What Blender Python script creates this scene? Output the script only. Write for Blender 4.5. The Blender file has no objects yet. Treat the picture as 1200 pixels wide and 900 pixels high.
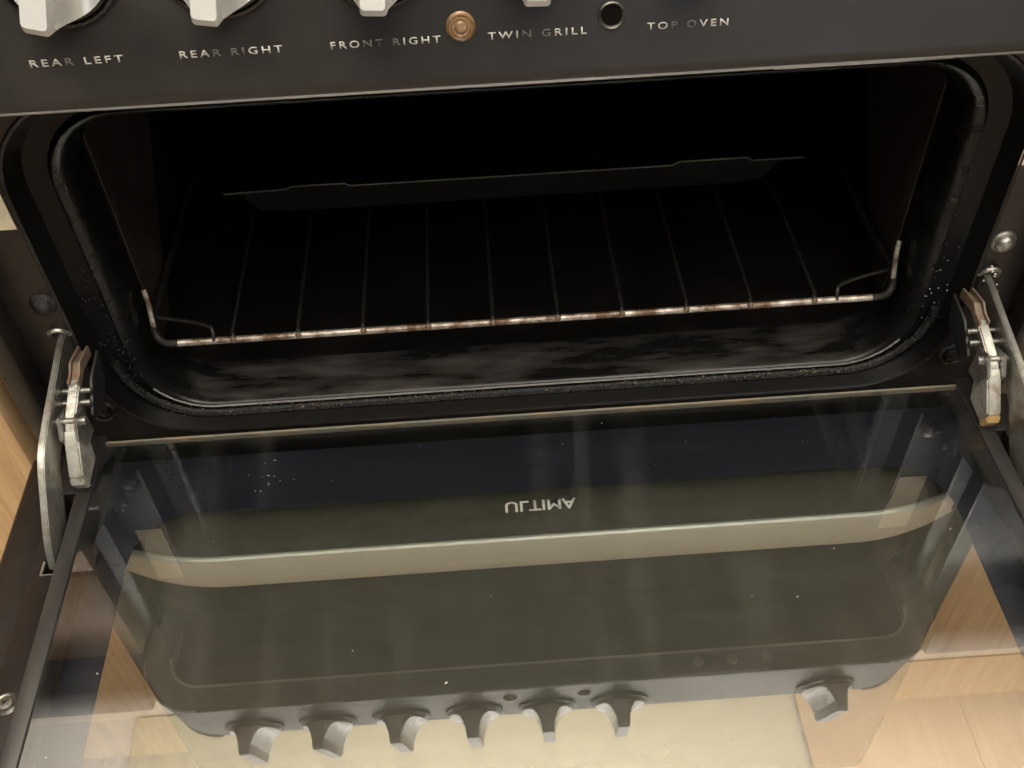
import bpy, bmesh, math, random
from mathutils import Vector, Matrix
random.seed(7)
sc = bpy.context.scene
C = sc.collection

# ------------------------------------------------------------------ camera
PITCH, YAW, ROLL = 0.8162, -0.0270, -0.0474
CAM = Vector((-0.0235, -0.4287, 0.4627))
def cam_axes():
    cp, sp = math.cos(PITCH), math.sin(PITCH)
    Z = Matrix.Rotation(YAW, 3, 'Z')
    fwd, right, up = Z @ Vector((0, cp, -sp)), Z @ Vector((1, 0, 0)), Z @ Vector((0, sp, cp))
    c, s = math.cos(ROLL), math.sin(ROLL)
    return c * right + s * up, -s * right + c * up, fwd
r_, u_, f_ = cam_axes()
cd = bpy.data.cameras.new('camera')
cd.sensor_width = 36; cd.lens = 36 * 1211.04 / 1200; cd.clip_start = 0.01; cd.clip_end = 50
cam = bpy.data.objects.new('camera', cd); C.objects.link(cam)
M3 = Matrix((r_, u_, -f_)).transposed()
cam.matrix_world = Matrix.Translation(CAM) @ M3.to_4x4()
sc.camera = cam

# ------------------------------------------------------------------ world and lamps
w = bpy.data.worlds.new('World'); sc.world = w; w.use_nodes = True
bgn = w.node_tree.nodes['Background']
bgn.inputs[0].default_value = (0.60, 0.56, 0.50, 1); bgn.inputs[1].default_value = 0.09
def lamp(name, typ, loc, power, color, rot=(0, 0, 0), **kw):
    l = bpy.data.lights.new(name, typ); l.energy = power; l.color = color
    for k, v in kw.items(): setattr(l, k, v)
    o = bpy.data.objects.new(name, l); C.objects.link(o); o.location = loc; o.rotation_euler = rot
    return o
# added fill aimed up to brighten the ceiling, and the ceiling lamp itself
lamp('ceiling_fill', 'AREA', (0.0, -0.50, 0.95), 138, (1.0, 0.985, 0.955), (math.pi, 0, 0), shape='RECTANGLE', size=2.0, size_y=0.9)
lamp('ceiling_lamp', 'POINT', (0.35, -1.05, 1.45), 15, (1.0, 0.98, 0.95), shadow_soft_size=0.10)
# added low fill from the front, brightens the knobs and their undersides
lamp('low_fill', 'AREA', (0.9, -2.6, -0.02), 9, (0.96, 0.98, 1.0), (math.radians(90), 0, math.radians(18)), shape='RECTANGLE', size=1.6, size_y=1.1)
sc.view_settings.view_transform = 'Standard'; sc.view_settings.look = 'None'
sc.view_settings.exposure = 0.0; sc.view_settings.gamma = 1.0
sc.render.engine = 'CYCLES'
cy = sc.cycles
cy.use_denoising = True
cy.max_bounces = 10; cy.glossy_bounces = 6; cy.diffuse_bounces = 3; cy.transparent_max_bounces = 24; cy.transmission_bounces = 6
cy.caustics_reflective = True; cy.caustics_refractive = False
cy.sample_clamp_indirect = 4.0

# ------------------------------------------------------------------ materials
def nt(name):
    m = bpy.data.materials.new(name); m.use_nodes = True
    t = m.node_tree; p = t.nodes['Principled BSDF']
    return m, t, p
def N(t, typ, **kw):
    n = t.nodes.new(typ)
    for k, v in kw.items(): setattr(n, k, v)
    return n
def noise(t, scale, detail=4, rough=0.55, vec=None, dist=0.0):
    n = N(t, 'ShaderNodeTexNoise'); n.inputs['Scale'].default_value = scale; n.inputs['Detail'].default_value = detail
    n.inputs['Roughness'].default_value = rough; n.inputs['Distortion'].default_value = dist
    if vec is not None: t.links.new(vec, n.inputs['Vector'])
    return n.outputs['Fac']
def coords(t, scale=(1, 1, 1)):
    g = N(t, 'ShaderNodeNewGeometry'); mp = N(t, 'ShaderNodeMapping'); mp.inputs['Scale'].default_value = scale
    t.links.new(g.outputs['Position'], mp.inputs['Vector']); return mp.outputs['Vector']
def ramp(t, fac, a, b, lo=0.0, hi=1.0):
    m = N(t, 'ShaderNodeMapRange'); m.inputs['From Min'].default_value = a; m.inputs['From Max'].default_value = b
    m.inputs['To Min'].default_value = lo; m.inputs['To Max'].default_value = hi
    t.links.new(fac, m.inputs['Value']); return m.outputs['Result']
def mixc(t, fac, a, b):
    m = N(t, 'ShaderNodeMix', data_type='RGBA')
    for s, v in ((6, a), (7, b)):
        if isinstance(v, tuple): m.inputs[s].default_value = (*v, 1)
        else: t.links.new(v, m.inputs[s])
    if isinstance(fac, float): m.inputs[0].default_value = fac
    else: t.links.new(fac, m.inputs[0])
    return m.outputs[2]
def mth(t, op, a, b=None):
    m = N(t, 'ShaderNodeMath', operation=op)
    for i, v in enumerate((a, b)):
        if v is None: continue
        if isinstance(v, (int, float)): m.inputs[i].default_value = v
        else: t.links.new(v, m.inputs[i])
    return m.outputs[0]
def bump(t, p, fac, strength, dist=0.001):
    b = N(t, 'ShaderNodeBump'); b.inputs['Strength'].default_value = strength; b.inputs['Distance'].default_value = dist
    t.links.new(fac, b.inputs['Height']); t.links.new(b.outputs['Normal'], p.inputs['Normal'])

def surf(name, base, rough, metal=0.0, spec=0.5, dirt=None, dirt_amt=0.5, dscale=60, specks=None, speck_scale=260, speck_thr=0.72,
         rvar=0.12, bmp=0.05, bscale=400, stretch=(1, 1, 1), coat=0.0, settle=False, cvar=0.13, dlo=0.48, dhi=0.72):
    m, t, p = nt(name)
    v = coords(t, stretch)
    n1 = noise(t, dscale, 6, 0.62, v); n2 = noise(t, dscale * 4.3, 5, 0.6, v)
    col = mixc(t, ramp(t, n2, 0.3, 0.7), tuple(c * (1 - cvar) for c in base), tuple(min(1, c * (1 + cvar)) for c in base))
    if dirt:
        df = mth(t, 'MULTIPLY', ramp(t, n1, dlo, dhi), dirt_amt)
        if settle:      # loose dust lies on upward faces only
            sx = N(t, 'ShaderNodeSeparateXYZ'); gg = N(t, 'ShaderNodeNewGeometry'); t.links.new(gg.outputs['True Normal'], sx.inputs[0])
            df = mth(t, 'MULTIPLY', df, ramp(t, sx.outputs['Z'], 0.75, 0.95))
        col = mixc(t, df, col, dirt)
    if specks:
        n3 = noise(t, speck_scale, 2, 0.5)
        n4 = noise(t, 14, 3, 0.5)
        col = mixc(t, mth(t, 'MULTIPLY', ramp(t, n3, speck_thr, speck_thr + 0.03), ramp(t, n4, 0.42, 0.6)), col, specks)
    t.links.new(col, p.inputs['Base Color'])
    t.links.new(ramp(t, n1, 0.25, 0.75, max(0.02, rough - rvar), min(1, rough + rvar)), p.inputs['Roughness'])
    p.inputs['Metallic'].default_value = metal; p.inputs['Specular IOR Level'].default_value = spec
    p.inputs['Coat Weight'].default_value = coat
    if bmp: bump(t, p, noise(t, bscale, 4, 0.6, v), bmp)
    return m

def glass(name, f0, tint, dust=0.012, streaks=True):
    """clear pane: Schlick reflection, straight-through transmission, a little surface dust"""
    m, t, p = nt(name); t.nodes.remove(p)
    out = t.nodes['Material Output']
    g = N(t, 'ShaderNodeNewGeometry')
    d = N(t, 'ShaderNodeVectorMath', operation='DOT_PRODUCT')
    t.links.new(g.outputs['Incoming'], d.inputs[0]); t.links.new(g.outputs['Normal'], d.inputs[1])
    c = mth(t, 'ABSOLUTE', d.outputs['Value'])
    fr = mth(t, 'ADD', mth(t, 'MULTIPLY', mth(t, 'POWER', mth(t, 'SUBTRACT', 1.0, c), 5.0), 1 - f0), f0)
    tr = N(t, 'ShaderNodeBsdfTransparent'); tr.inputs[0].default_value = (*tint, 1)
    gl = N(t, 'ShaderNodeBsdfGlossy'); gl.inputs['Roughness'].default_value = 0.012; gl.inputs['Color'].default_value = (0.97, 0.98, 1, 1)
    mx = N(t, 'ShaderNodeMixShader'); t.links.new(fr, mx.inputs[0]); t.links.new(tr.outputs[0], mx.inputs[1]); t.links.new(gl.outputs[0], mx.inputs[2])
    df = N(t, 'ShaderNodeBsdfDiffuse'); df.inputs[0].default_value = (0.75, 0.72, 0.66, 1)
    vs = coords(t, (60, 5, 1))
    f1 = ramp(t, noise(t, 1.0, 5, 0.6, vs), 0.52, 0.80, 0.0, dust * 6.0)
    f2 = ramp(t, noise(t, 26, 5, 0.6), 0.45, 0.75, 0.0, dust * 1.5)
    sp = ramp(t, noise(t, 420, 1, 0.4), 0.79, 0.82, 0.0, 0.55)
    dd = mth(t, 'ADD', mth(t, 'ADD', mth(t, 'MULTIPLY', f1, f1 if False else 1.0), f2), mth(t, 'MULTIPLY', sp, ramp(t, noise(t, 18, 2), 0.5, 0.62)))
    dd = mth(t, 'MINIMUM', mth(t, 'ADD', dd, dust * 0.25), 0.7)
    m2 = N(t, 'ShaderNodeMixShader'); t.links.new(dd, m2.inputs[0]); t.links.new(mx.outputs[0], m2.inputs[1]); t.links.new(df.outputs[0], m2.inputs[2])
    t.links.new(m2.outputs[0], out.inputs['Surface'])
    return m

M = {}
M['recess'] = surf('recess_enamel', (0.007, 0.0063, 0.006), 0.32, spec=0.16, rvar=0.04, bmp=0.05, specks=(0.22, 0.20, 0.17), speck_thr=0.75, speck_scale=420)
M['enamel'] = surf('black_enamel', (0.0145, 0.0122, 0.0108), 0.33, spec=0.35, dirt=(0.038, 0.027, 0.020), dirt_amt=0.5, dscale=30, specks=(0.30, 0.27, 0.22), speck_thr=0.76, bmp=0.08)
M['cavity'] = surf('oven_enamel', (0.006, 0.005, 0.0047), 0.42, dirt=(0.014, 0.009, 0.007), dirt_amt=0.6, dscale=22, bmp=0.15, spec=0.3)
M['liner'] = surf('liner_enamel', (0.034, 0.024, 0.019), 0.45, dirt=(0.055, 0.030, 0.022), dirt_amt=0.8, dscale=20, bmp=0.2)
M['panel'] = surf('panel_paint', (0.0165, 0.0145, 0.013), 0.42, dirt=(0.040, 0.036, 0.031), dirt_amt=0.55, dscale=11, specks=(0.30, 0.28, 0.25), speck_thr=0.775, speck_scale=320, bmp=0.03, spec=0.4)
M['rope'] = surf('seal_rope', (0.011, 0.010, 0.009), 0.28, dirt=(0.035, 0.032, 0.028), dirt_amt=0.4, dscale=240, specks=(0.5, 0.48, 0.44), speck_thr=0.66, speck_scale=600, bmp=0.9, bscale=900)
M['dust'] = surf('dusty_sill', (0.008, 0.0072, 0.0066), 0.30, dirt=(0.11, 0.102, 0.092), dirt_amt=0.75, dlo=0.42, dhi=0.80, dscale=80, specks=(0.36, 0.33, 0.28), speck_thr=0.74, bmp=0.10, stretch=(0.22, 1, 1), settle=True, spec=0.3)
M['blackmetal'] = surf('black_metal', (0.020, 0.0185, 0.018), 0.36, dirt=(0.06, 0.055, 0.05), dirt_amt=0.5, dscale=40, specks=(0.3, 0.28, 0.25), speck_thr=0.77, stretch=(1, 0.2, 1))
M['doorpanel'] = surf('door_panel_paint', (0.013, 0.0105, 0.0095), 0.34, spec=0.2, dirt=(0.036, 0.028, 0.024), dirt_amt=0.3, dscale=25, rvar=0.03, bmp=0.02, specks=(0.4, 0.36, 0.3), speck_thr=0.78)
M['border'] = surf('glass_print', (0.012, 0.014, 0.021), 0.30, rvar=0.02, bmp=0.0)
M['steel'] = surf('zinc_steel', (0.38, 0.37, 0.34), 0.36, metal=0.85, dirt=(0.13, 0.095, 0.06), dirt_amt=0.85, dscale=70, specks=(0.08, 0.06, 0.04), speck_thr=0.7, bmp=0.3)
M['paleclip'] = surf('pale_clip_steel', (0.42, 0.41, 0.37), 0.42, metal=0.5, dirt=(0.15, 0.09, 0.045), dirt_amt=0.85, dscale=120, specks=(0.10, 0.06, 0.03), speck_thr=0.66, bmp=0.3)
M['rust'] = surf('rusty_steel', (0.21, 0.16, 0.115), 0.6, metal=0.3, dirt=(0.20, 0.075, 0.03), dirt_amt=0.9, dscale=150, specks=(0.6, 0.5, 0.35), speck_thr=0.68, bmp=0.6)
M['amberspot'] = surf('amber_grease', (0.36, 0.24, 0.10), 0.4, bmp=0.2)
M['chrome'] = surf('chrome_wire', (0.58, 0.52, 0.45), 0.42, metal=0.6, dlo=0.42, dhi=0.60, dirt=(0.13, 0.065, 0.03), dirt_amt=0.95, dscale=75, specks=(0.05, 0.03, 0.02), speck_thr=0.60, speck_scale=420, bmp=0.4)
M['rod'] = surf('shaded_wire', (0.055, 0.050, 0.045), 0.45, metal=0.7, dirt=(0.01, 0.008, 0.007), dirt_amt=0.95, dscale=45, bmp=0.3)  # shade inside the oven put into the wire colour
M['sheetglint'] = surf('sheet_edge_glint', (0.13, 0.118, 0.09), 0.45, metal=0.4, dirt=(0.03, 0.027, 0.02), dirt_amt=0.8, dscale=25, stretch=(0.4, 1, 1))  # highlight along the plate's top edge, put into the colour
M['darksteel'] = surf('dull_screw_steel', (0.15, 0.14, 0.125), 0.35, metal=0.8, dirt=(0.04, 0.035, 0.03), dirt_amt=0.8, dscale=200)
M['soot'] = surf('sooty_sheet', (0.008, 0.0073, 0.0066), 0.7, metal=0.0, spec=0.2, dirt=(0.02, 0.017, 0.014), dirt_amt=0.8, dscale=30, bmp=0.2)
M['knob'] = surf('silver_knob', (0.62, 0.615, 0.60), 0.34, metal=0.15, rvar=0.02, bmp=0, cvar=0.02)
M['knobdisc'] = surf('brushed_knob', (0.58, 0.58, 0.56), 0.28, metal=0.45, rvar=0.02, bmp=0, cvar=0.02)
M['plastic'] = surf('black_plastic', (0.006, 0.006, 0.006), 0.25, bmp=0.02)
M['print'] = surf('white_print', (0.50, 0.475, 0.44), 0.55, bmp=0, dirt=(0.30, 0.28, 0.25), dirt_amt=0.6, dscale=420)
M['wornprint'] = surf('worn_print', (0.15, 0.14, 0.125), 0.55, bmp=0, dirt=(0.05, 0.046, 0.04), dirt_amt=0.9, dscale=520)
M['silverprint'] = surf('silver_print', (0.62, 0.62, 0.58), 0.5, bmp=0)
M['sticker'] = surf('cream_sticker', (0.80, 0.70, 0.50), 0.55, dirt=(0.62, 0.45, 0.24), dirt_amt=0.5, dscale=60, bmp=0.05)
M['brass'] = surf('amber_lens', (0.20, 0.115, 0.055), 0.22, metal=0.2, bmp=0.3, dirt=(0.42, 0.32, 0.21), dirt_amt=0.7, dscale=200)
M['wornlip'] = surf('worn_lip', (0.62, 0.60, 0.57), 0.25, metal=0.6, dirt=(0.10, 0.09, 0.08), dirt_amt=0.9, dscale=40, stretch=(0.25, 1, 1))
M['edgeshine'] = surf('panel_edge_shine', (0.24, 0.23, 0.215), 0.3, metal=0.5, dirt=(0.03, 0.027, 0.024), dirt_amt=0.95, dscale=9, stretch=(0.5, 1, 1))  # lower edge highlight of the panel, put into the colour
M['edgeglint'] = surf('bright_edge_glint', (0.80, 0.79, 0.76), 0.16, metal=0.2, rvar=0.03, bmp=0)  # glints of the panel ends and rear lower edge, as pale colour
M['strip'] = surf('lit_underside_grey', (0.16, 0.16, 0.155), 0.4, rvar=0.05, bmp=0)  # paler, standing in for light bounced off the door glass
M['trim'] = surf('bright_line', (0.55, 0.53, 0.50), 0.24, metal=0.5, dirt=(0.06, 0.055, 0.05), dirt_amt=0.6, dscale=30, stretch=(0.3, 1, 1))
M['glassedge'] = surf('ground_glass_edge', (0.15, 0.14, 0.11), 0.4, dirt=(0.34, 0.20, 0.09), dirt_amt=0.8, dscale=45, stretch=(0.5, 1, 1), specks=(0.05, 0.04, 0.03), speck_thr=0.64)
M['handle'] = surf('champagne_handle', (0.58, 0.58, 0.50), 0.33, metal=0.25, rvar=0.02, bmp=0, cvar=0.01)
M['maindoor'] = surf('smoked_door_glass', (0.088, 0.104, 0.090), 0.22, rvar=0.04, dirt=(0.096, 0.112, 0.096), dirt_amt=0.3, dscale=9, bmp=0.0, spec=0.35)
M['hob'] = surf('hob_enamel', (0.02, 0.02, 0.02), 0.25)
M['display'] = surf('clock_glass', (0.012, 0.013, 0.014), 0.08, bmp=0)
M['button'] = surf('silver_button', (0.65, 0.65, 0.62), 0.35, metal=0.3, bmp=0)
M['worktop'] = surf('dark_worktop', (0.030, 0.027, 0.024), 0.35, dirt=(0.06, 0.055, 0.05), dirt_amt=0.5, dscale=150)
M['wall'] = surf('grey_wall_paint', (0.72, 0.64, 0.52), 0.85, dscale=6, bmp=0, cvar=0.03)
M['ceiling'] = surf('offwhite_ceiling_paint', (0.78, 0.74, 0.66), 0.9, dscale=5, bmp=0, cvar=0.03)
M['peach'] = surf('peach_ceiling_paint', (0.76, 0.56, 0.36), 0.9, dscale=5, bmp=0, cvar=0.03)
M['cream'] = surf('cream_ceiling_paint', (0.82, 0.74, 0.53), 0.9, dscale=5, bmp=0, cvar=0.03)
M['gap'] = surf('matt_black', (0.005, 0.004, 0.003), 0.8, bmp=0, spec=0.05)
def wood(name, a, b, vec_scale, rough=0.4):
    m, t, p = nt(name)
    oi = N(t, 'ShaderNodeObjectInfo')
    v = coords(t, vec_scale)
    off = N(t, 'ShaderNodeVectorMath', operation='ADD'); t.links.new(v, off.inputs[0])
    cmb = N(t, 'ShaderNodeCombineXYZ')
    for i in range(3): t.links.new(mth(t, 'MULTIPLY', oi.outputs['Random'], 37.0 + 11 * i), cmb.inputs[i])
    t.links.new(cmb.outputs[0], off.inputs[1])
    n1 = noise(t, 1.0, 6, 0.65, off.outputs[0], 0.6); n2 = noise(t, 3.7, 4, 0.6, off.outputs[0])
    col = mixc(t, ramp(t, n1, 0.32, 0.68), a, b)
    col = mixc(t, mth(t, 'MULTIPLY', ramp(t, n2, 0.55, 0.7), 0.35), col, tuple(c * 0.55 for c in a))
    t.links.new(col, p.inputs['Base Color']); p.inputs['Roughness'].default_value = rough
    bump(t, p, n2, 0.1); return m
M['oak'] = wood('oak_door', (0.46, 0.28, 0.135), (0.62, 0.42, 0.23), (130, 130, 7))
M['plank'] = wood('floor_plank', (0.43, 0.32, 0.215), (0.52, 0.405, 0.285), (70, 5, 70))
M['pane'] = glass('clear_pane', 0.030, (0.955, 0.96, 0.95), dust=0.0)
M['coat'] = glass('coated_pane', 0.175, (0.92, 0.925, 0.925), dust=0.005)
M['outerpane'] = glass('outer_pane', 0.022, (0.92, 0.925, 0.925), dust=0.002)

# ------------------------------------------------------------------ mesh helpers
WL = {}
def link(name, data, parent, loc, rot):
    o = bpy.data.objects.new(name, data); C.objects.link(o)
    loc = Vector(loc); WL[o.name] = loc
    if parent is not None:
        o.parent = parent; o.location = loc - WL[parent.name]
    else: o.location = loc
    o.rotation_euler = rot
    return o
def obj(name, bm, mat, parent=None, loc=(0, 0, 0), rot=(0, 0, 0), smooth=True, angle=0.6):
    if isinstance(bm, bpy.types.Mesh): me = bm
    else:
        bmesh.ops.recalc_face_normals(bm, faces=bm.faces[:])
        me = bpy.data.meshes.new(name); bm.to_mesh(me); bm.free()
        if smooth:
            for p in me.polygons: p.use_smooth = True
            try: me.set_sharp_from_angle(angle=angle)
            except Exception: pass
        me.materials.append(M[mat] if isinstance(mat, str) else mat)
    return link(name, me, parent, loc, rot)
def root(name, loc, label, cat, group=None):
    o = link(name, None, None, loc, (0, 0, 0)); o['label'] = label; o['category'] = cat
    if group: o['group'] = group
    return o
def empty_part(name, parent, loc=(0, 0, 0)): return link(name, None, parent, loc, (0, 0, 0))
def box(bm, x0, x1, y0, y1, z0, z1, bev=0.0, seg=2):
    b2 = bmesh.new(); bmesh.ops.create_cube(b2, size=1)
    for v in b2.verts: v.co = Vector(((x0 + x1) / 2 + v.co.x * (x1 - x0), (y0 + y1) / 2 + v.co.y * (y1 - y0), (z0 + z1) / 2 + v.co.z * (z1 - z0)))
    if bev: bmesh.ops.bevel(b2, geom=b2.edges[:], offset=bev, segments=seg, affect='EDGES', profile=0.5)
    me = bpy.data.meshes.new('tmp'); b2.to_mesh(me); b2.free(); bm.from_mesh(me); bpy.data.meshes.remove(me); return bm
def B(*a, **k): return box(bmesh.new(), *a, **k)
def rrect(hx, z0, z1, r, n=10, cx=0.0):
    pts = []
    for (sx, zc, a0) in ((1, z1 - r, 0), (-1, z1 - r, 90), (-1, z0 + r, 180), (1, z0 + r, 270)):
        for i in range(n + 1):
            a = math.radians(a0 + 90 * i / n)
            pts.append((cx + sx * (hx - r) + r * math.cos(a), zc + r * math.sin(a)))
    return pts
def loft(bm, loops, closed=True):
    vs = [[bm.verts.new(p) for p in L] for L in loops]
    for a, b in zip(vs, vs[1:]):
        n = len(a)
        for i in range(n if closed else n - 1):
            j = (i + 1) % n
            bm.faces.new((a[i], a[j], b[j], b[i]))
    return vs
def tube(bm, pts, rad, seg=8, closed=False, cap=True):
    pts = [Vector(p) for p in pts]; n = len(pts); rings = []
    up = Vector((0, 0, 1))
    for i, p in enumerate(pts):
        a = pts[i - 1] if (i > 0 or closed) else p; b = pts[(i + 1) % n] if (i < n - 1 or closed) else p
        t = (b - a).normalized()
        if abs(t.dot(up)) > 0.95: up = Vector((1, 0, 0)) if abs(t.x) < 0.9 else Vector((0, 1, 0))
        s = t.cross(up).normalized(); q = s.cross(t).normalized(); up = q
        r = rad[i] if isinstance(rad, (list, tuple)) else rad
        rings.append([bm.verts.new(p + r * (math.cos(2 * math.pi * k / seg) * s + math.sin(2 * math.pi * k / seg) * q)) for k in range(seg)])
    m = n if closed else n - 1
    for i in range(m):
        a, b = rings[i], rings[(i + 1) % n]
        for k in range(seg): bm.faces.new((a[k], a[(k + 1) % seg], b[(k + 1) % seg], b[k]))
    if cap and not closed: bm.faces.new(rings[0][::-1]); bm.faces.new(rings[-1])
    return bm
def lathe_y(bm, prof, seg=40):
    """profile (radius, y) revolved round the Y axis"""
    rings = []
    for r, y in prof:
        if r < 1e-6: rings.append([bm.verts.new((0, y, 0))])
        else: rings.append([bm.verts.new((r * math.cos(2 * math.pi * k / seg), y, r * math.sin(2 * math.pi * k / seg))) for k in range(seg)])
    for a, b in zip(rings, rings[1:]):
        for k in range(seg):
            j = (k + 1) % seg
            if len(a) == 1: bm.faces.new((a[0], b[j], b[k]))
            elif len(b) == 1: bm.faces.new((a[k], a[j], b[0]))
            else: bm.faces.new((a[k], a[j], b[j], b[k]))
    return bm
def prism_x(bm, pts, x0, x1, bev=0.0):
    """(y, z) outline extruded from x0 to x1"""
    b2 = bmesh.new()
    a = [b2.verts.new((x0, y, z)) for y, z in pts]; b = [b2.verts.new((x1, y, z)) for y, z in pts]
    b2.faces.new(a); b2.faces.new(b[::-1]); n = len(pts)
    for i in range(n): b2.faces.new((a[i], b[i], b[(i + 1) % n], a[(i + 1) % n]))
    bmesh.ops.recalc_face_normals(b2, faces=b2.faces[:])
    if bev:
        ed = [e for e in b2.edges if len(e.link_faces) == 2 and e.calc_face_angle(0) > 0.9]
        bmesh.ops.bevel(b2, geom=ed, offset=bev, segments=2, affect='EDGES')
    me = bpy.data.meshes.new('tmp'); b2.to_mesh(me); b2.free(); bm.from_mesh(me); bpy.data.meshes.remove(me); return bm
def spline(pts, n=6):
    P = [Vector(p) for p in pts]; out = []
    for i in range(len(P) - 1):
        p0, p1, p2, p3 = P[max(i - 1, 0)], P[i], P[i + 1], P[min(i + 2, len(P) - 1)]
        for k in range(n):
            t = k / n
            out.append(0.5 * (2 * p1 + (p2 - p0) * t + (2 * p0 - 5 * p1 + 4 * p2 - p3) * t * t + (3 * p1 - p0 - 3 * p2 + p3) * t ** 3))
    out.append(P[-1]); return out
def text_mesh(s, spacing=1.0, bold=0.0):
    cu = bpy.data.curves.new('t', 'FONT'); cu.body = s; cu.space_character = spacing; cu.resolution_u = 4; cu.extrude = 0.0; cu.offset = bold
    o = bpy.data.objects.new('t', cu); C.objects.link(o)
    bpy.context.view_layer.update()
    me = bpy.data.meshes.new_from_object(o.evaluated_get(bpy.context.evaluated_depsgraph_get()))
    bpy.data.objects.remove(o); bpy.data.curves.remove(cu)
    return me
def mesh_extent(me):
    xs = [v.co.x for v in me.vertices]; ys = [v.co.y for v in me.vertices]
    return min(xs), max(xs), min(ys), max(ys)

# ================================================================== setting
FZ = -0.57
floor = obj('floor', B(-3, 3, -3, 0.70, FZ - 0.05, FZ - 0.012), 'gap'); floor['kind'] = 'structure'
pl = B(-0.0743, 0.0743, -0.6, 0.6, -0.010, 0.0, bev=0.0012, seg=1)
pm = None
for i in range(20):
    for j in range(3):
        y = -1.75 + j * 1.205 + (0.4 if i % 2 else 0.0) - 0.35
        if y > 0.3 and i % 2 and y > 0.7: continue
        o = obj('plank', pl if pm is None else pm, 'plank', floor, loc=(-1.42 + i * 0.149, y, FZ))
        if pm is None: pm = o.data
wall = obj('wall', B(-3, 3, 0.66, 0.72, FZ, 1.80), 'wall'); wall['kind'] = 'structure'
ceiling = obj('ceiling', B(-3, 3, -3, 0.66, 1.70, 1.75), 'ceiling'); ceiling['kind'] = 'structure'
obj('ceiling_panel', B(-0.86, 0.585, 0.25, 0.655, 1.688, 1.6995, bev=0.002), 'cream', ceiling)
obj('ceiling_panel', B(0.595, 2.0, 0.25, 0.655, 1.688, 1.6995, bev=0.002), 'peach', ceiling)

# ================================================================== neighbouring cabinets
def cabinet(side, label):
    x0, x1 = (-0.915, -0.316) if side < 0 else (0.316, 0.915)
    c = root('base_cabinet', ((x0 + x1) / 2, 0.3, FZ), label, 'cabinet', 'oak base cabinets either side of the cooker')
    obj('carcass', B(x0 + 0.001, x1 - 0.001, 0.02, 0.64, FZ + 0.10, 0.284), 'oak', c)
    zs = 0.163 if side < 0 else 0.02
    obj('drawer_front', B(x0 + 0.002, x1 - 0.002, 0.0, 0.0195, zs + 0.003, 0.281, bev=0.002), 'oak' if side < 0 else 'plastic', c)
    obj('door_front', B(x0 + 0.002, x1 - 0.002, 0.0, 0.0195, FZ + 0.105, zs - 0.003, bev=0.002), 'oak', c)
    obj('kickboard', B(x0, x1, 0.06, 0.08, FZ, FZ + 0.099), 'oak', c)
    obj('worktop', B(x0 - (0.0 if side > 0 else 0), x1, -0.028, 0.655, 0.2845, 0.325, bev=0.004), 'worktop', c)
cabinet(-1, 'oak base cabinet with drawer, left of the black cooker')
cabinet(1, 'oak base cabinet with black upper front, right of the black cooker')

# ================================================================== the cooker
ck = root('cooker', (0, 0.3, FZ), 'black freestanding cooker with its top oven door hanging open and silver knobs', 'cooker')
F = 0.015
def loop(hx, z0, z1, r, y): return [(x, y, z) for x, z in rrect(hx, z0, z1, r)]
# front frame: flat face, stepped mouth of the top oven
bm = bmesh.new()
loft(bm, [loop(0.305, -0.0400, 0.262, 0.003, 0.05), loop(0.305, -0.0400, 0.262, 0.003, F + 0.002), loop(0.303, -0.0385, 0.260, 0.003, F),
          loop(0.2645, -0.0345, 0.2095, 0.057, F), loop(0.2635, -0.0335, 0.2085, 0.056, F - 0.0012), loop(0.2618, -0.0318, 0.2068, 0.054, F - 0.0006)])
obj('front_frame', bm, 'enamel', ck)
bm = bmesh.new()
loft(bm, [loop(0.2618, -0.0318, 0.2068, 0.054, F - 0.0006), loop(0.2600, -0.0300, 0.205, 0.053, F + 0.004), loop(0.2560, -0.0275, 0.202, 0.051, F + 0.011), loop(0.2440, -0.0225, 0.196, 0.045, F + 0.012)])
obj('mouth_recess', bm, 'recess', ck)
# lip of the cavity and its walls
bm = bmesh.new()
loft(bm, [loop(0.2438, -0.0224, 0.1958, 0.045, F + 0.020), loop(0.2425, -0.0212, 0.195, 0.044, F + 0.0095), loop(0.2405, -0.0195, 0.194, 0.042, F + 0.0072),
          loop(0.2375, -0.0178, 0.192, 0.040, F + 0.0080), loop(0.2345, -0.0170, 0.190, 0.037, F + 0.0115), loop(0.2330, -0.0175, 0.189, 0.035, F + 0.020),
          loop(0.2325, -0.0180, 0.188, 0.034, F + 0.045)])
obj('oven_mouth', bm, 'dust', ck, angle=1.0)
bm = bmesh.new()
lp = [(x, F + 0.0072, z) for x, z in rrect(0.2402, -0.0192, 0.194, 0.042, 14)]
lp = [p for p in lp if p[2] < 0.004]
lp.sort(key=lambda p: p[0])
tube(bm, lp, [0.0007] * len(lp), 6)
obj('worn_lip', bm, 'wornlip', ck)
bm = bmesh.new()
vs = loft(bm, [loop(0.2326, -0.0181, 0.188, 0.034, F + 0.0445), loop(0.2326, -0.0185, 0.188, 0.033, 0.40)])
bm.faces.new(vs[-1])
obj('cavity_liner', bm, 'cavity', ck)
for s in (-1, 1):      # removable side liners with a turned rear edge
    bm = bmesh.new()
    x = s * 0.2316
    prof = [(0.058, 0.008), (0.058, 0.182), (0.225, 0.182), (0.080, 0.008)]
    prism_x(bm, prof, min(x, x + s * 0.0008), max(x, x + s * 0.0008))
    obj('side_liner', bm, 'liner', ck)
# rope seal lying in the step round the mouth
bm = bmesh.new()
rp = sorted([(x, F + 0.0085, z) for x, z in rrect(0.2505, -0.0262, 0.199, 0.050, 16) if z < 0.030], key=lambda p: p[0])
tube(bm, rp, 0.0028, 8)
obj('door_seal', bm, 'rope', ck)
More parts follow.
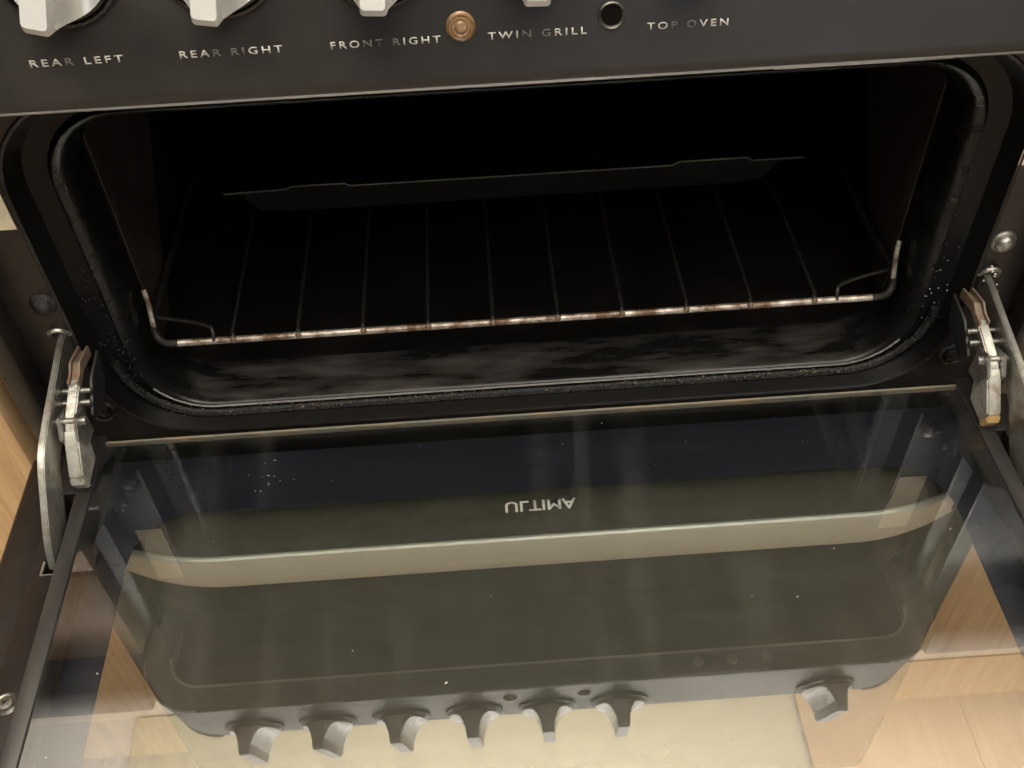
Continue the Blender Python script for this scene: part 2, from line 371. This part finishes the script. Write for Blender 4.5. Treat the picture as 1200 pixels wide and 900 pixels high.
# edge ribs of the frame beside the mouth
for s in (-1, 1):
    obj('edge_rib', B(*sorted((s * 0.3045, s * 0.2905)), -0.004, F - 0.0005, -0.058, 0.2375, bev=0.003), 'enamel', ck)
# grease beads that have run down the mouth
bm = bmesh.new()
for i in range(190):
    s = -1 if random.random() < 0.75 else 1
    z = random.triangular(0.0, 0.12, 0.015); x = s * random.uniform(0.235, 0.256)
    y = F + 0.010 - 0.006 * (abs(x) < 0.243)
    r = random.uniform(0.0004, 0.0011)
    bmesh.ops.create_icosphere(bm, subdivisions=1, radius=r, matrix=Matrix.Translation((x, y, z)))
o = obj('grease_beads', bm, 'plastic', ck); o['kind'] = 'stuff'
bm = bmesh.new()
for i in range(150):
    x = random.uniform(-0.24, 0.24); r = random.uniform(0.0003, 0.0009)
    bmesh.ops.create_icosphere(bm, subdivisions=1, radius=r, matrix=Matrix.Translation((x, random.uniform(F + 0.004, F + 0.013), -0.0262 + random.uniform(0.002, 0.006))))
o = obj('crumbs', bm, 'rust', ck); o['kind'] = 'stuff'

# body
for s in (-1, 1):
    obj('side_panel', B(*sorted((s * 0.305, s * 0.301)), 0.052, 0.60, FZ + 0.04, 0.318), 'enamel', ck)
obj('back_panel', B(-0.300, 0.300, 0.596, 0.60, FZ + 0.04, 0.316), 'enamel', ck)
obj('plinth', B(-0.300, 0.300, 0.0, 0.02, FZ + 0.002, FZ + 0.05), 'enamel', ck)
obj('hob', B(-0.305, 0.305, -0.010, 0.605, 0.3305, 0.338, bev=0.003), 'hob', ck)

# control panel: face leaning back, rounded ends, underside with a step
LEAN = math.radians(12); YF, ZU = -0.0688, 0.2490
def PP(x, s, h=0.0): return Vector((x, YF + s * math.sin(LEAN) - h * math.cos(LEAN), ZU + s * math.cos(LEAN) + h * math.sin(LEAN)))
def plan(yf, off=0.0):
    pts = []
    R = 0.045; xe = 0.303
    for i in range(13):
        a = math.radians(90 * i / 12)
        pts.append((-(xe - R) - (R - off) * math.cos(a), yf + R - (R - off) * math.sin(a)))
    return pts + [(-x, y) for x, y in reversed(pts)]
def ploop(y, z, off=0.0):
    P = plan(y, off)
    return [(x, yy, z) for x, yy in P] + [(P[-1][0], 0.03, z), (P[0][0], 0.03, z)]
bm = bmesh.new()
prof = [(-0.0688, 0.2618, 0.0205), (-0.0688, 0.2498, 0.0200), (-0.0688, 0.2490, 0.0188), (-0.0688, 0.2490, 0.0030), (-0.0688, 0.2494, 0.0012), (PP(0, 0.0020).y, PP(0, 0.0020).z, 0.0)]
prof += [(PP(0, s).y, PP(0, s).z, 0.0) for s in (0.006, 0.040, 0.075)] + [(PP(0, 0.081).y, PP(0, 0.081).z, 0.0012), (PP(0, 0.0845).y, PP(0, 0.0845).z, 0.004), (PP(0, 0.086).y, PP(0, 0.086).z, 0.009)]
vs = loft(bm, [ploop(y, z, o) for y, z, o in prof])
bm.faces.new(vs[0][::-1]); bm.faces.new(vs[-1])
panel = obj('control_panel', bm, 'panel', ck, angle=0.7)
panel.data.materials.append(M['strip'])
for p in panel.data.polygons: p.material_index = 1 if (p.normal.z < -0.9 and p.center.z < 0.2495) else 0  # downward faces take the paler grey in place of bounced light
# lower edge highlight put in as two pale tubes
bm = bmesh.new()
tube(bm, [(x, y, 0.2492) for x, y in plan(YF, 0.0200)], 0.0012, 6)
obj('bright_line', bm, 'edgeglint', panel)
bm = bmesh.new(); tube(bm, [(x, y, 0.2493) for x, y in plan(YF, 0.0012)], 0.0007, 6)
obj('bright_line', bm, 'edgeshine', panel)

# glints on the rounded ends, drawn as pale tubes
for s in (-1, 1):
    for zz, yy, rr_ in ((0.2496, YF, 0.0010), (PP(0, 0.079).z, PP(0, 0.079).y, 0.0011)):
        arc = [(s * -x, y, zz) for x, y in plan(yy, 0.0004)[:13]]
        bm = bmesh.new(); tube(bm, arc, rr_, 6); obj('end_glint', bm, 'edgeglint', panel)
# knobs
KX = [-0.2266 + 0.0571 * i for i in range(6)] + [0.2225]
KS = 0.0550
def knob_meshes():
    bm = bmesh.new()
    lathe_y(bm, [(0.0, 0.0005), (0.0226, 0.0005), (0.0230, -0.0008), (0.0227, -0.0022), (0.0216, -0.0026), (0.0210, -0.0018), (0.0203, -0.0034), (0.0188, -0.0040), (0.0, -0.0040)])
    collar = bm
    bm = bmesh.new()      # disc that sweeps up to the finger grip
    nr, na = 16, 48
    def h(x, z):
        a = max(0.0, abs(x) - 0.0046) / 0.0150
        return 0.0048 + 0.0145 * max(0.0, 1 - a) ** 4.5
    rings = []
    for i in range(nr + 1):
        r = 0.0192 * i / nr
        rings.append([bm.verts.new((r * math.cos(2 * math.pi * k / na), -h(r * math.cos(2 * math.pi * k / na), 0), r * math.sin(2 * math.pi * k / na))) for k in range(na)] if i else [bm.verts.new((0, -h(0, 0), 0))])
    for k in range(na): bm.faces.new((rings[0][0], rings[1][(k + 1) % na], rings[1][k]))
    for a, b in zip(rings[1:], rings[2:]):
        for k in range(na): bm.faces.new((a[k], a[(k + 1) % na], b[(k + 1) % na], b[k]))
    base = [bm.verts.new((v.co.x, -0.0036, v.co.z)) for v in rings[-1]]
    for k in range(na): bm.faces.new((rings[-1][k], rings[-1][(k + 1) % na], base[(k + 1) % na], base[k]))
    disc = bm
    bm = bmesh.new()      # grip bar
    loops = []
    for y, hx, hz in ((-0.0045, 0.0066, 0.0196), (-0.013, 0.0052, 0.0199), (-0.0215, 0.0048, 0.0200), (-0.0246, 0.0044, 0.0172)):
        loops.append([(x, y, z) for x, z in rrect(hx, -hz, hz, 0.0016, 4)])
    vs = loft(bm, loops); bm.faces.new(vs[-1]); bm.faces.new(vs[0][::-1])
    return collar, disc, bm
TURN = [10, 14, 9, 4, 2, 0, -14]
first = None
for i, kx in enumerate(KX):
    if first is None:
        cb, db, gb = knob_meshes()
        k = obj('knob', db, 'knobdisc', ck, loc=PP(kx, KS), rot=(-LEAN, 0, 0), angle=0.9)
        a = obj('collar', cb, 'plastic', k, loc=PP(kx, KS)); g = obj('grip', gb, 'knob', k, loc=PP(kx, KS), angle=0.5)
        first = (k.data, a.data, g.data)
    else:
        k = obj('knob', first[0], None, ck, loc=PP(kx, KS), rot=(-LEAN, 0, 0)); obj('collar', first[1], None, k, loc=PP(kx, KS))
        obj('grip', first[2], None, k, loc=PP(kx, KS))
    k.rotation_mode = 'YXZ'; k.rotation_euler = (-LEAN, math.radians(TURN[i]), 0)

# panel lettering: (text, left x, right x, worn letters)
def panel_text(s, x0, x1, worn=()):
    me_all = text_mesh(s, 1.42, 0.012); a, b, c, d = mesh_extent(me_all); bpy.data.meshes.remove(me_all)
    sx = (x1 - x0) / (b - a); sy = 0.0026 / 0.69
    for keep, mat in ((lambda i: i not in worn, 'print'), (lambda i: i in worn, 'wornprint')):
        if mat == 'wornprint' and not worn: continue
        bmm = bmesh.new()
        me = text_mesh(s, 1.42, 0.012)
        bmm.from_mesh(me); bpy.data.meshes.remove(me)
        # split into letters by islands sorted along x
        seen = set(); isl = []
        for v in bmm.verts:
            if v in seen: continue
            st = [v]; comp = []
            seen.add(v)
            while st:
                q = st.pop(); comp.append(q)
                for e in q.link_edges:
                    o2 = e.other_vert(q)
                    if o2 not in seen: seen.add(o2); st.append(o2)
            isl.append(comp)
        isl.sort(key=lambda c_: min(v.co.x for v in c_))
        dele = [v for i, comp in enumerate(isl) if not keep(i) for v in comp]
        bmesh.ops.delete(bmm, geom=dele, context='VERTS')
        for v in bmm.verts: v.co = PP(x0 + (v.co.x - a) * sx, 0.0183 + v.co.y * sy, 0.00025)
        ext = bmesh.ops.extrude_face_region(bmm, geom=bmm.faces[:])
        for v in [g for g in ext['geom'] if isinstance(g, bmesh.types.BMVert)]: v.co += Vector((0, 0.0002 * math.cos(LEAN), -0.0002 * math.sin(LEAN)))
        obj('lettering', bmm, mat, panel, smooth=False)
panel_text('REAR LEFT', -0.1888, -0.1540, (3,))
panel_text('REAR RIGHT', -0.1328, -0.0942, (3, 4, 5))
panel_text('FRONT RIGHT', -0.0760, -0.0345, (3, 4, 5))
panel_text('TWIN GRILL', -0.0165, 0.0210, (3, 4))
panel_text('TOP OVEN', 0.0440, 0.0750, (2, 3))
# amber indicator lens, and a black disc painting in the dark of the other's empty hole
bm = bmesh.new()
lathe_y(bm, [(0.0055, 0.0005), (0.0056, -0.0008), (0.0050, -0.0013), (0.0046, -0.0022), (0.0038, -0.0019), (0.0034, -0.0027), (0.0024, -0.0023), (0.0018, -0.0031), (0.0, -0.0034)], 28)
obj('indicator_lens', bm, 'brass', panel, loc=PP(-0.0265, 0.0240), rot=(-LEAN, 0, 0))
bm = bmesh.new()
lathe_y(bm, [(0.0051, 0.0005), (0.0052, -0.0008), (0.0047, -0.0013), (0.0040, -0.0006), (0.0037, 0.0003)], 28)
obj('lens_socket', bm, 'darksteel', panel, loc=PP(0.0304, 0.0246), rot=(-LEAN, 0, 0))
bm = bmesh.new(); lathe_y(bm, [(0.0, -0.0003), (0.0041, -0.0003)], 28)
obj('hole_disc', bm, 'gap', panel, loc=PP(0.0304, 0.0246), rot=(-LEAN, 0, 0))
# underside: three silver studs, a pressed slot and its seams
for bx in (0.116, 0.142, 0.168):
    bm = bmesh.new(); lathe_y(bm, [(0.0042, 0.0), (0.0042, -0.0006), (0.0034, -0.0014), (0.0, -0.0016)], 20)
    obj('stud', bm, 'button', panel, loc=(bx, -0.0580, 0.2490), rot=(math.pi / 2, 0, 0))
bm = bmesh.new(); tube(bm, spline([(0.095, -0.0672, 0.2488), (0.160, -0.0672, 0.2488), (0.1660, -0.0660, 0.2488), (0.1700, -0.0615, 0.2488)], 4), 0.0007, 6)
obj('pressed_slot', bm, 'trim', panel)
for bx in (-0.2005, -0.1435, 0.197):
    obj('seam', B(bx - 0.0003, bx + 0.0003, -0.0575, -0.0492, 0.2486, 0.2489), 'trim', panel)

# stickers, bolts, roller rings on the frame
for s in (-1, 1):
    o = obj('sticker', B(*sorted((s * (0.262 if s > 0 else 0.2655), s * 0.284)), F - 0.0008, F - 0.0003, 0.134, 0.196), 'sticker', ck); o['label'] = 'cream paper sticker on the black frame'
    bm = bmesh.new(); lathe_y(bm, [(0.0075, 0.001), (0.0075, -0.0006), (0.0070, -0.0014), (0.0058, -0.0022), (0.0052, -0.0040), (0.0036, -0.0056), (0.0, -0.0064)], 24)
    obj('bolt', bm, 'rope' if s < 0 else 'steel', ck, loc=(s * 0.271, F, 0.0815))
    bm = bmesh.new()
    tube(bm, [(s * 0.2655 + 0.0078 * math.cos(a), F - 0.003, -0.006 + 0.0078 * math.sin(a)) for a in [i * math.pi / 12 for i in range(24)]], 0.0013, 6, closed=True)
    tube(bm, [(s * 0.2655, F, -0.006), (s * 0.2655, F - 0.005, -0.006)], 0.0045, 12)
    obj('roller', bm, 'rope', ck)

# ------------------------------------------------------------------ open top oven door (pivots at the foot of the mouth)
door = empty_part('oven_door', ck, (0, -0.02, -0.02)); door['label'] = 'top oven door, hinged down flat, two panes of glass'
Y1 = -0.292
# inner pane
bm = B(-0.2555, 0.2555, Y1 + 0.012, -0.0203, -0.004, 0.0, bev=0.0004, seg=1)
ip = obj('inner_glass', bm, 'pane', door, smooth=False)
ip.data.materials.append(M['coat'])      # heat-reflecting coat on the oven side of the pane
for p in ip.data.polygons: p.material_index = 1 if p.normal.z > 0.9 else 0
bm = B(-0.2553, 0.2553, -0.0200, -0.0188, -0.0040, 0.0006, bev=0.0004, seg=1)
obj('glass_edge', bm, 'glassedge', ip)
# outer pane with black printed border, window with rounded corners
op = obj('outer_glass', B(-0.3050, 0.3050, Y1, -0.0140, -0.0250, -0.0210, bev=0.0006, seg=1), 'outerpane', door, smooth=False)
bm = bmesh.new()
def yloop(hx, ya, yb, r, z): return [(x, y, z) for x, y in rrect(hx, ya, yb, r, 10)]
loft(bm, [yloop(0.3045, Y1 + 0.0005, -0.0145, 0.008, -0.02085), yloop(0.2345, Y1 + 0.026, -0.0600, 0.034, -0.02085),
          yloop(0.2345, Y1 + 0.026, -0.0600, 0.034, -0.0205), yloop(0.3045, Y1 + 0.0005, -0.0145, 0.008, -0.0205), yloop(0.3045, Y1 + 0.0005, -0.0145, 0.008, -0.02085)])
obj('black_border', bm, 'border', op, smooth=False)
# maker's word printed on the outer pane, read from outside: seen from here upside down
me = text_mesh('ULTIMA', 1.0, 0.016); a, b, c, d = mesh_extent(me)
bm = bmesh.new(); bm.from_mesh(me); bpy.data.meshes.remove(me)
for v in bm.verts: v.co = Vector((-0.0212 + (v.co.x - a) / (b - a) * 0.0412, -0.0680 - (v.co.y - c) / (d - c) * 0.0074, -0.02070))
ext = bmesh.ops.extrude_face_region(bm, geom=bm.faces[:])
for v in [g for g in ext['geom'] if isinstance(g, bmesh.types.BMVert)]: v.co.z += 0.00015
obj('lettering', bm, 'silverprint', op, smooth=False)
for s in (-1, 1):
    # side channel that carries the hinge, with its slot
    bm = bmesh.new()
    xs = sorted((s * 0.2645, s * 0.2790))
    box(bm, xs[0], xs[1], -0.0535, -0.0150, -0.0203, -0.0035, bev=0.0012)
    box(bm, xs[0], xs[1], Y1 + 0.004, -0.1085, -0.0203, -0.0035, bev=0.0012)
    xo = sorted((s * 0.2722, s * 0.2790)); box(bm, xo[0], xo[1], -0.110, -0.052, -0.0203, -0.0037)
    obj('side_channel', bm, 'doorpanel', door)
    obj('outer_panel', B(*sorted((s * 0.2792, s * 0.3040)), Y1 + 0.002, -0.0152, -0.0202, -0.0125, bev=0.004, seg=3), 'doorpanel', door)
    obj('glass_strip', B(*sorted((s * 0.2548, s * 0.2640)), Y1 + 0.006, -0.0145, -0.018, 0.0016, bev=0.0010), 'blackmetal', door)
    # bright worn rim of the slot
    bm = bmesh.new()
    tube(bm, [(s * 0.2648, -0.0560, -0.003), (s * 0.2648, -0.073, -0.003)], 0.0007, 6)
    tube(bm, [(s * 0.2648, -0.082, -0.003), (s * 0.2648, -0.1085, -0.003), (s * 0.2722, -0.1085, -0.003), (s * 0.2722, -0.100, -0.003)], 0.0008, 6)
    obj('slot_rim', bm, 'steel', door)
    bm = bmesh.new()
    lathe_y(bm, [(0.0062, 0.001), (0.0062, -0.0008), (0.0050, -0.0018), (0.0040, -0.0012), (0.0034, -0.0022), (0.0012, -0.0026), (0.0010, -0.0012), (0.0, -0.0012)], 24)
    obj('screw', bm, 'darksteel', door, loc=(s * 0.2705, -0.182, -0.0035), rot=(-math.pi / 2, 0, 0))
bm = bmesh.new()
rr = random.Random(3)
for i in range(42):
    x = rr.uniform(-0.245, 0.245); y = -0.03 - 0.2 * rr.random() ** 1.6; r = rr.choice((0.0002, 0.00025, 0.0003, 0.0003, 0.00045))
    if i < 12: x, y = -0.155 + rr.gauss(0, 0.007), -0.055 + rr.gauss(0, 0.004)
    bmesh.ops.create_icosphere(bm, subdivisions=1, radius=r, matrix=Matrix.Translation((x, y, r * 0.3)) @ Matrix.Rotation(rr.uniform(0, 6), 4, 'Z') @ Matrix.Diagonal((rr.uniform(0.7, 2.2), 0.8, 0.4, 1)))
o = obj('crumbs', bm, 'print', door); o['kind'] = 'stuff'
# far rail and outer handle of this door (beyond the lower edge of the photograph)
obj('top_rail', B(-0.2545, 0.2545, Y1 + 0.002, Y1 + 0.0118, -0.0203, 0.0010, bev=0.001), 'blackmetal', door)
obj('hinge_rail', B(-0.2545, 0.2545, -0.0186, -0.0165, -0.0203, -0.001, bev=0.0005), 'gap', door)

def bow_handle(name, parent, f):
    """bowed bar: f(x, across, height) -> point"""
    loops = []
    n = 60
    for i in range(n + 1):
        x = -0.284 + 0.568 * i / n
        e = max(0.0, abs(x) - 0.192)
        back = 3.6 * e * e; t = min(1.0, e / 0.1)
        zt, zb = -0.0 - 0.001 * t, -0.029 + 0.009 * t * t
        prof = [(0.0, zt - 0.0030), (0.0008, zt - 0.0008), (0.0022, zt), (0.0040, zt - 0.0006), (0.0048, zt - 0.003), (0.0048, zb + 0.003), (0.0040, zb), (0.0010, zb + 0.0002), (0.0, zb + 0.002)]
        loops.append([f(x, back + a, z) for a, z in prof])
    bm = bmesh.new(); vs = loft(bm, loops); bm.faces.new(vs[0][::-1]); bm.faces.new(vs[-1])
    return obj(name, bm, 'handle', parent, angle=0.7)
bow_handle('door_handle', door, lambda x, b, z: (x, -0.276 - z * 0.3 - 0.002, -0.067 + b * 0.66))

# ------------------------------------------------------------------ hinges
TOP = [(0.022, 0.058), (0.008, 0.0585), (-0.019, 0.0525), (-0.046, 0.0462), (-0.063, 0.040), (-0.080, 0.0245), (-0.0965, 0.007), (-0.1035, -0.006)]
LOW = [(-0.0955, -0.011), (-0.080, -0.008), (-0.070, 0.002), (-0.060, 0.0135), (-0.051, 0.0225), (-0.028, 0.029), (-0.004, 0.036), (0.012, 0.044), (0.022, 0.048)]
for s in (-1, 1):
    hg = empty_part('hinge', ck, (s * 0.263, 0.0, 0.0))
    out = [tuple(p[:2]) for p in spline([(a, b, 0) for a, b in TOP])] + [tuple(p[:2]) for p in spline([(a, b, 0) for a, b in LOW])]
    xs = sorted((s * 0.2700, s * 0.2662))
    obj('stay_arm', prism_x(bmesh.new(), out, xs[0], xs[1], bev=0.0006), 'steel', hg)
    # eye of the slot that the arm leaves the frame by
    bm = bmesh.new()
    tube(bm, spline([(s * 0.2745, F - 0.001, 0.056), (s * 0.274, F - 0.003, 0.062), (s * 0.2675, F - 0.003, 0.0635), (s * 0.2635, F - 0.001, 0.058)], 4), 0.0014, 6)
    obj('slot_eye', bm, 'steel', hg)
    bm = bmesh.new(); rq = random.Random(5 + s)
    for i in range(16 if s > 0 else 6):
        bmesh.ops.create_icosphere(bm, subdivisions=1, radius=rq.uniform(0.0004, 0.0012), matrix=Matrix.Translation((s * 0.2700 + rq.gauss(0, 0.0035), F - 0.004, 0.052 + rq.gauss(0, 0.006))))
    o = obj('scale_crumbs', bm, 'print', hg); o['kind'] = 'stuff'
    # clip: rusty neck, pivot yoke, pale folded body
    bm = bmesh.new()
    neck = [(0.012, 0.0500), (-0.004, 0.0530), (-0.009, 0.0495), (-0.016, 0.0485), (-0.016, 0.0430), (-0.004, 0.0465), (0.012, 0.0430)]
    xc = s * 0.2590
    prism_x(bm, neck, xc - 0.0032, xc - 0.0020); prism_x(bm, neck, xc + 0.0020, xc + 0.0032)
    prism_x(bm, [(0.012, 0.0465), (-0.002, 0.0505), (-0.015, 0.0455), (-0.015, 0.0435), (-0.002, 0.0475), (0.012, 0.0445)], xc - 0.0030, xc + 0.0030)
    obj('clip_neck', bm, 'rust', hg)
    bm = bmesh.new()
    arm = [(-0.012, 0.0475), (-0.036, 0.0395), (-0.041, 0.0345), (-0.036, 0.028), (-0.026, 0.0300), (-0.012, 0.036)]
    prism_x(bm, arm, xc - 0.0030, xc + 0.0030, bev=0.0008)
    obj('clip_link', bm, 'steel', hg)
    bm = bmesh.new()
    yoke = [(-0.027, 0.0405), (-0.0385, 0.0440), (-0.046, 0.034), (-0.040, 0.020), (-0.026, 0.020)]
    for xa in (-0.0054, 0.0036): prism_x(bm, yoke, xc + xa, xc + xa + 0.0018, bev=0.0006)
    obj('clip_yoke', bm, 'steel', hg)
    bm = bmesh.new()
    body = [(-0.0395, 0.0355), (-0.0435, 0.0325), (-0.0570, 0.0150), (-0.0545, 0.004), (-0.036, 0.006), (-0.030, 0.026)]
    prism_x(bm, body, xc - 0.0040, xc + 0.0040, bev=0.0010)
    obj('clip_body', bm, 'paleclip', hg)
    bm = bmesh.new(); prism_x(bm, [(-0.0572, 0.0152), (-0.0590, 0.0105), (-0.0555, 0.003), (-0.0525, 0.003), (-0.0546, 0.0105)], xc - 0.0040, xc + 0.0040, bev=0.0008)
    obj('clip_tip', bm, 'amberspot' if s > 0 else 'paleclip', hg)
    for (yy, zz, rr) in ((-0.035, 0.0375, 0.0026), (-0.022, 0.0385, 0.0018), (-0.016, 0.042, 0.0016)):
        bm = bmesh.new(); x2 = xc - s * 0.0085
        tube(bm, [(xc + s * 0.0075, yy, zz), (x2, yy, zz)], rr, 12)
        obj('rivet', bm, 'steel', hg)
    bm = bmesh.new()
    prism_x(bm, [(0.012, 0.046), (-0.008, 0.043), (-0.024, 0.030), (-0.016, 0.020), (0.006, 0.028)], *sorted((xc - s * 0.0062, xc - s * 0.0076)))
    obj('side_plate', bm, 'blackmetal', hg)

# ------------------------------------------------------------------ main oven door below
MY = -0.036
md = obj('main_oven_door', B(-0.3045, 0.3045, MY, -0.002, -0.520, -0.047, bev=0.003), 'blackmetal', ck)
obj('smoked_glass', B(-0.2980, 0.2980, MY - 0.0040, MY - 0.0003, -0.514, -0.0485, bev=0.0012), 'maindoor', md)
bow_handle('handle', md, lambda x, b, z: (x, -0.0765 + b, -0.0480 + z))
for s in (-1, 1):
    obj('handle_post', B(*sorted((s * 0.246, s * 0.262)), -0.062, MY - 0.0042, -0.070, -0.056, bev=0.002), 'blackmetal', md)

# ================================================================== shelf in the top oven
sh = root('oven_shelf', (0, 0.16, 0.028), 'rusty chromed wire shelf in the dark top oven', 'oven shelf')
SY, SZ = 0.0305, 0.0300
bm = bmesh.new()
fb = [(-0.2285, 0.085, 0.034), (-0.2284, 0.060, 0.0355), (-0.2275, 0.044, 0.0355), (-0.2255, 0.0365, 0.0340), (-0.2225, 0.0325, 0.0315), (-0.2180, SY, SZ + 0.0004), (-0.212, SY, SZ)]
path = [(x * 0.01, SY, SZ) for x in [-21.2] + list(range(-20, 21, 2)) + [21.2]]
tube(bm, path, [0.0022] * len(path), 10)
obj('front_bar', bm, 'chrome', sh)
for s in (-1, 1):
    bm = bmesh.new(); tube(bm, [(-s * p[0], p[1], p[2]) for p in spline(fb, 5)], 0.0023, 10); obj('end_loop', bm, 'rod', sh)
    bm = bmesh.new(); tube(bm, spline([(s * 0.2262, 0.0385, 0.0345), (s * 0.2275, 0.0440, 0.0420), (s * 0.2268, 0.0450, 0.0500), (s * 0.2282, 0.0490, 0.0580)], 4), 0.0016, 8); obj('end_hook', bm, 'chrome', sh)
wm = None
for i in range(10):
    if wm is None:
        bm = bmesh.new(); bmesh.ops.create_icosphere(bm, subdivisions=2, radius=0.0021, matrix=Matrix.Diagonal((1.0, 0.7, 1.3, 1)))
    o = obj('weld', bm if wm is None else wm, 'rust', sh, loc=(-0.1782 + 0.03935 * i, SY - 0.0016, SZ + 0.0012)); wm = o.data
bm = bmesh.new(); tube(bm, [(-0.215, 0.33, SZ), (0.215, 0.33, SZ)], 0.0025, 8); obj('rear_bar', bm, 'rod', sh)
for i in range(10):
    x = -0.1782 + 0.03935 * i
    bm = bmesh.new()
    tube(bm, spline([(x, SY - 0.0012, SZ + 0.0012), (x, SY + 0.0012, SZ + 0.0042), (x, SY + 0.007, SZ + 0.0052), (x, 0.10, SZ + 0.0048), (x, 0.20, SZ + 0.0045), (x, 0.33, SZ + 0.0040)], 4), 0.00115, 8)
    obj('rod', bm, 'rod', sh)
for s in (-1, 1):
    bm = bmesh.new()
    tube(bm, spline([(s * 0.1900, SY - 0.001, SZ + 0.001), (s * 0.1902, SY + 0.002, SZ + 0.006), (s * 0.1925, SY + 0.005, SZ + 0.0075), (s * 0.2040, SY + 0.010, SZ + 0.0075), (s * 0.2275, SY + 0.018, SZ + 0.006)], 5), 0.0012, 8)
    obj('corner_brace', bm, 'rod', sh)
    bm = bmesh.new()
    tube(bm, [(s * 0.2285, 0.082, 0.034), (s * 0.2285, 0.33, 0.032)], 0.0022, 8); obj('side_bar', bm, 'rod', sh)

# stepped plate standing across the back of the shelf
bm = bmesh.new()
prof = [(-0.192, 0.0585), (-0.150, 0.0595), (-0.1470, 0.0613), (-0.1120, 0.0613), (-0.1090, 0.0592), (0.0, 0.0590), (0.105, 0.0590), (0.1090, 0.0616), (0.155, 0.0616), (0.1580, 0.0590), (0.193, 0.0590),
        (0.193, 0.0576), (0.176, 0.0560), (0.168, 0.0410), (0.150, 0.0385), (-0.155, 0.0385), (-0.172, 0.0410), (-0.180, 0.0560), (-0.192, 0.0570)]
a = [bm.verts.new((x, 0.1395 + (0.06 - z) * 0.2, z)) for x, z in prof]; b = [bm.verts.new((x, 0.1410 + (0.06 - z) * 0.2, z)) for x, z in prof]
bm.faces.new(a); bm.faces.new(b[::-1])
for i in range(len(prof)): bm.faces.new((a[i], b[i], b[(i + 1) % len(prof)], a[(i + 1) % len(prof)]))
o = obj('baffle_plate', bm, 'soot', None)
bm = bmesh.new(); tube(bm, [(x, 0.1396, z) for x, z in prof[:11]], 0.0007, 6); obj('top_edge', bm, 'sheetglint', o); o['label'] = 'dark sooty metal strip with stepped top edge standing across the oven shelf'; o['category'] = 'baffle plate'  # pale tube paints the highlight on the top edge
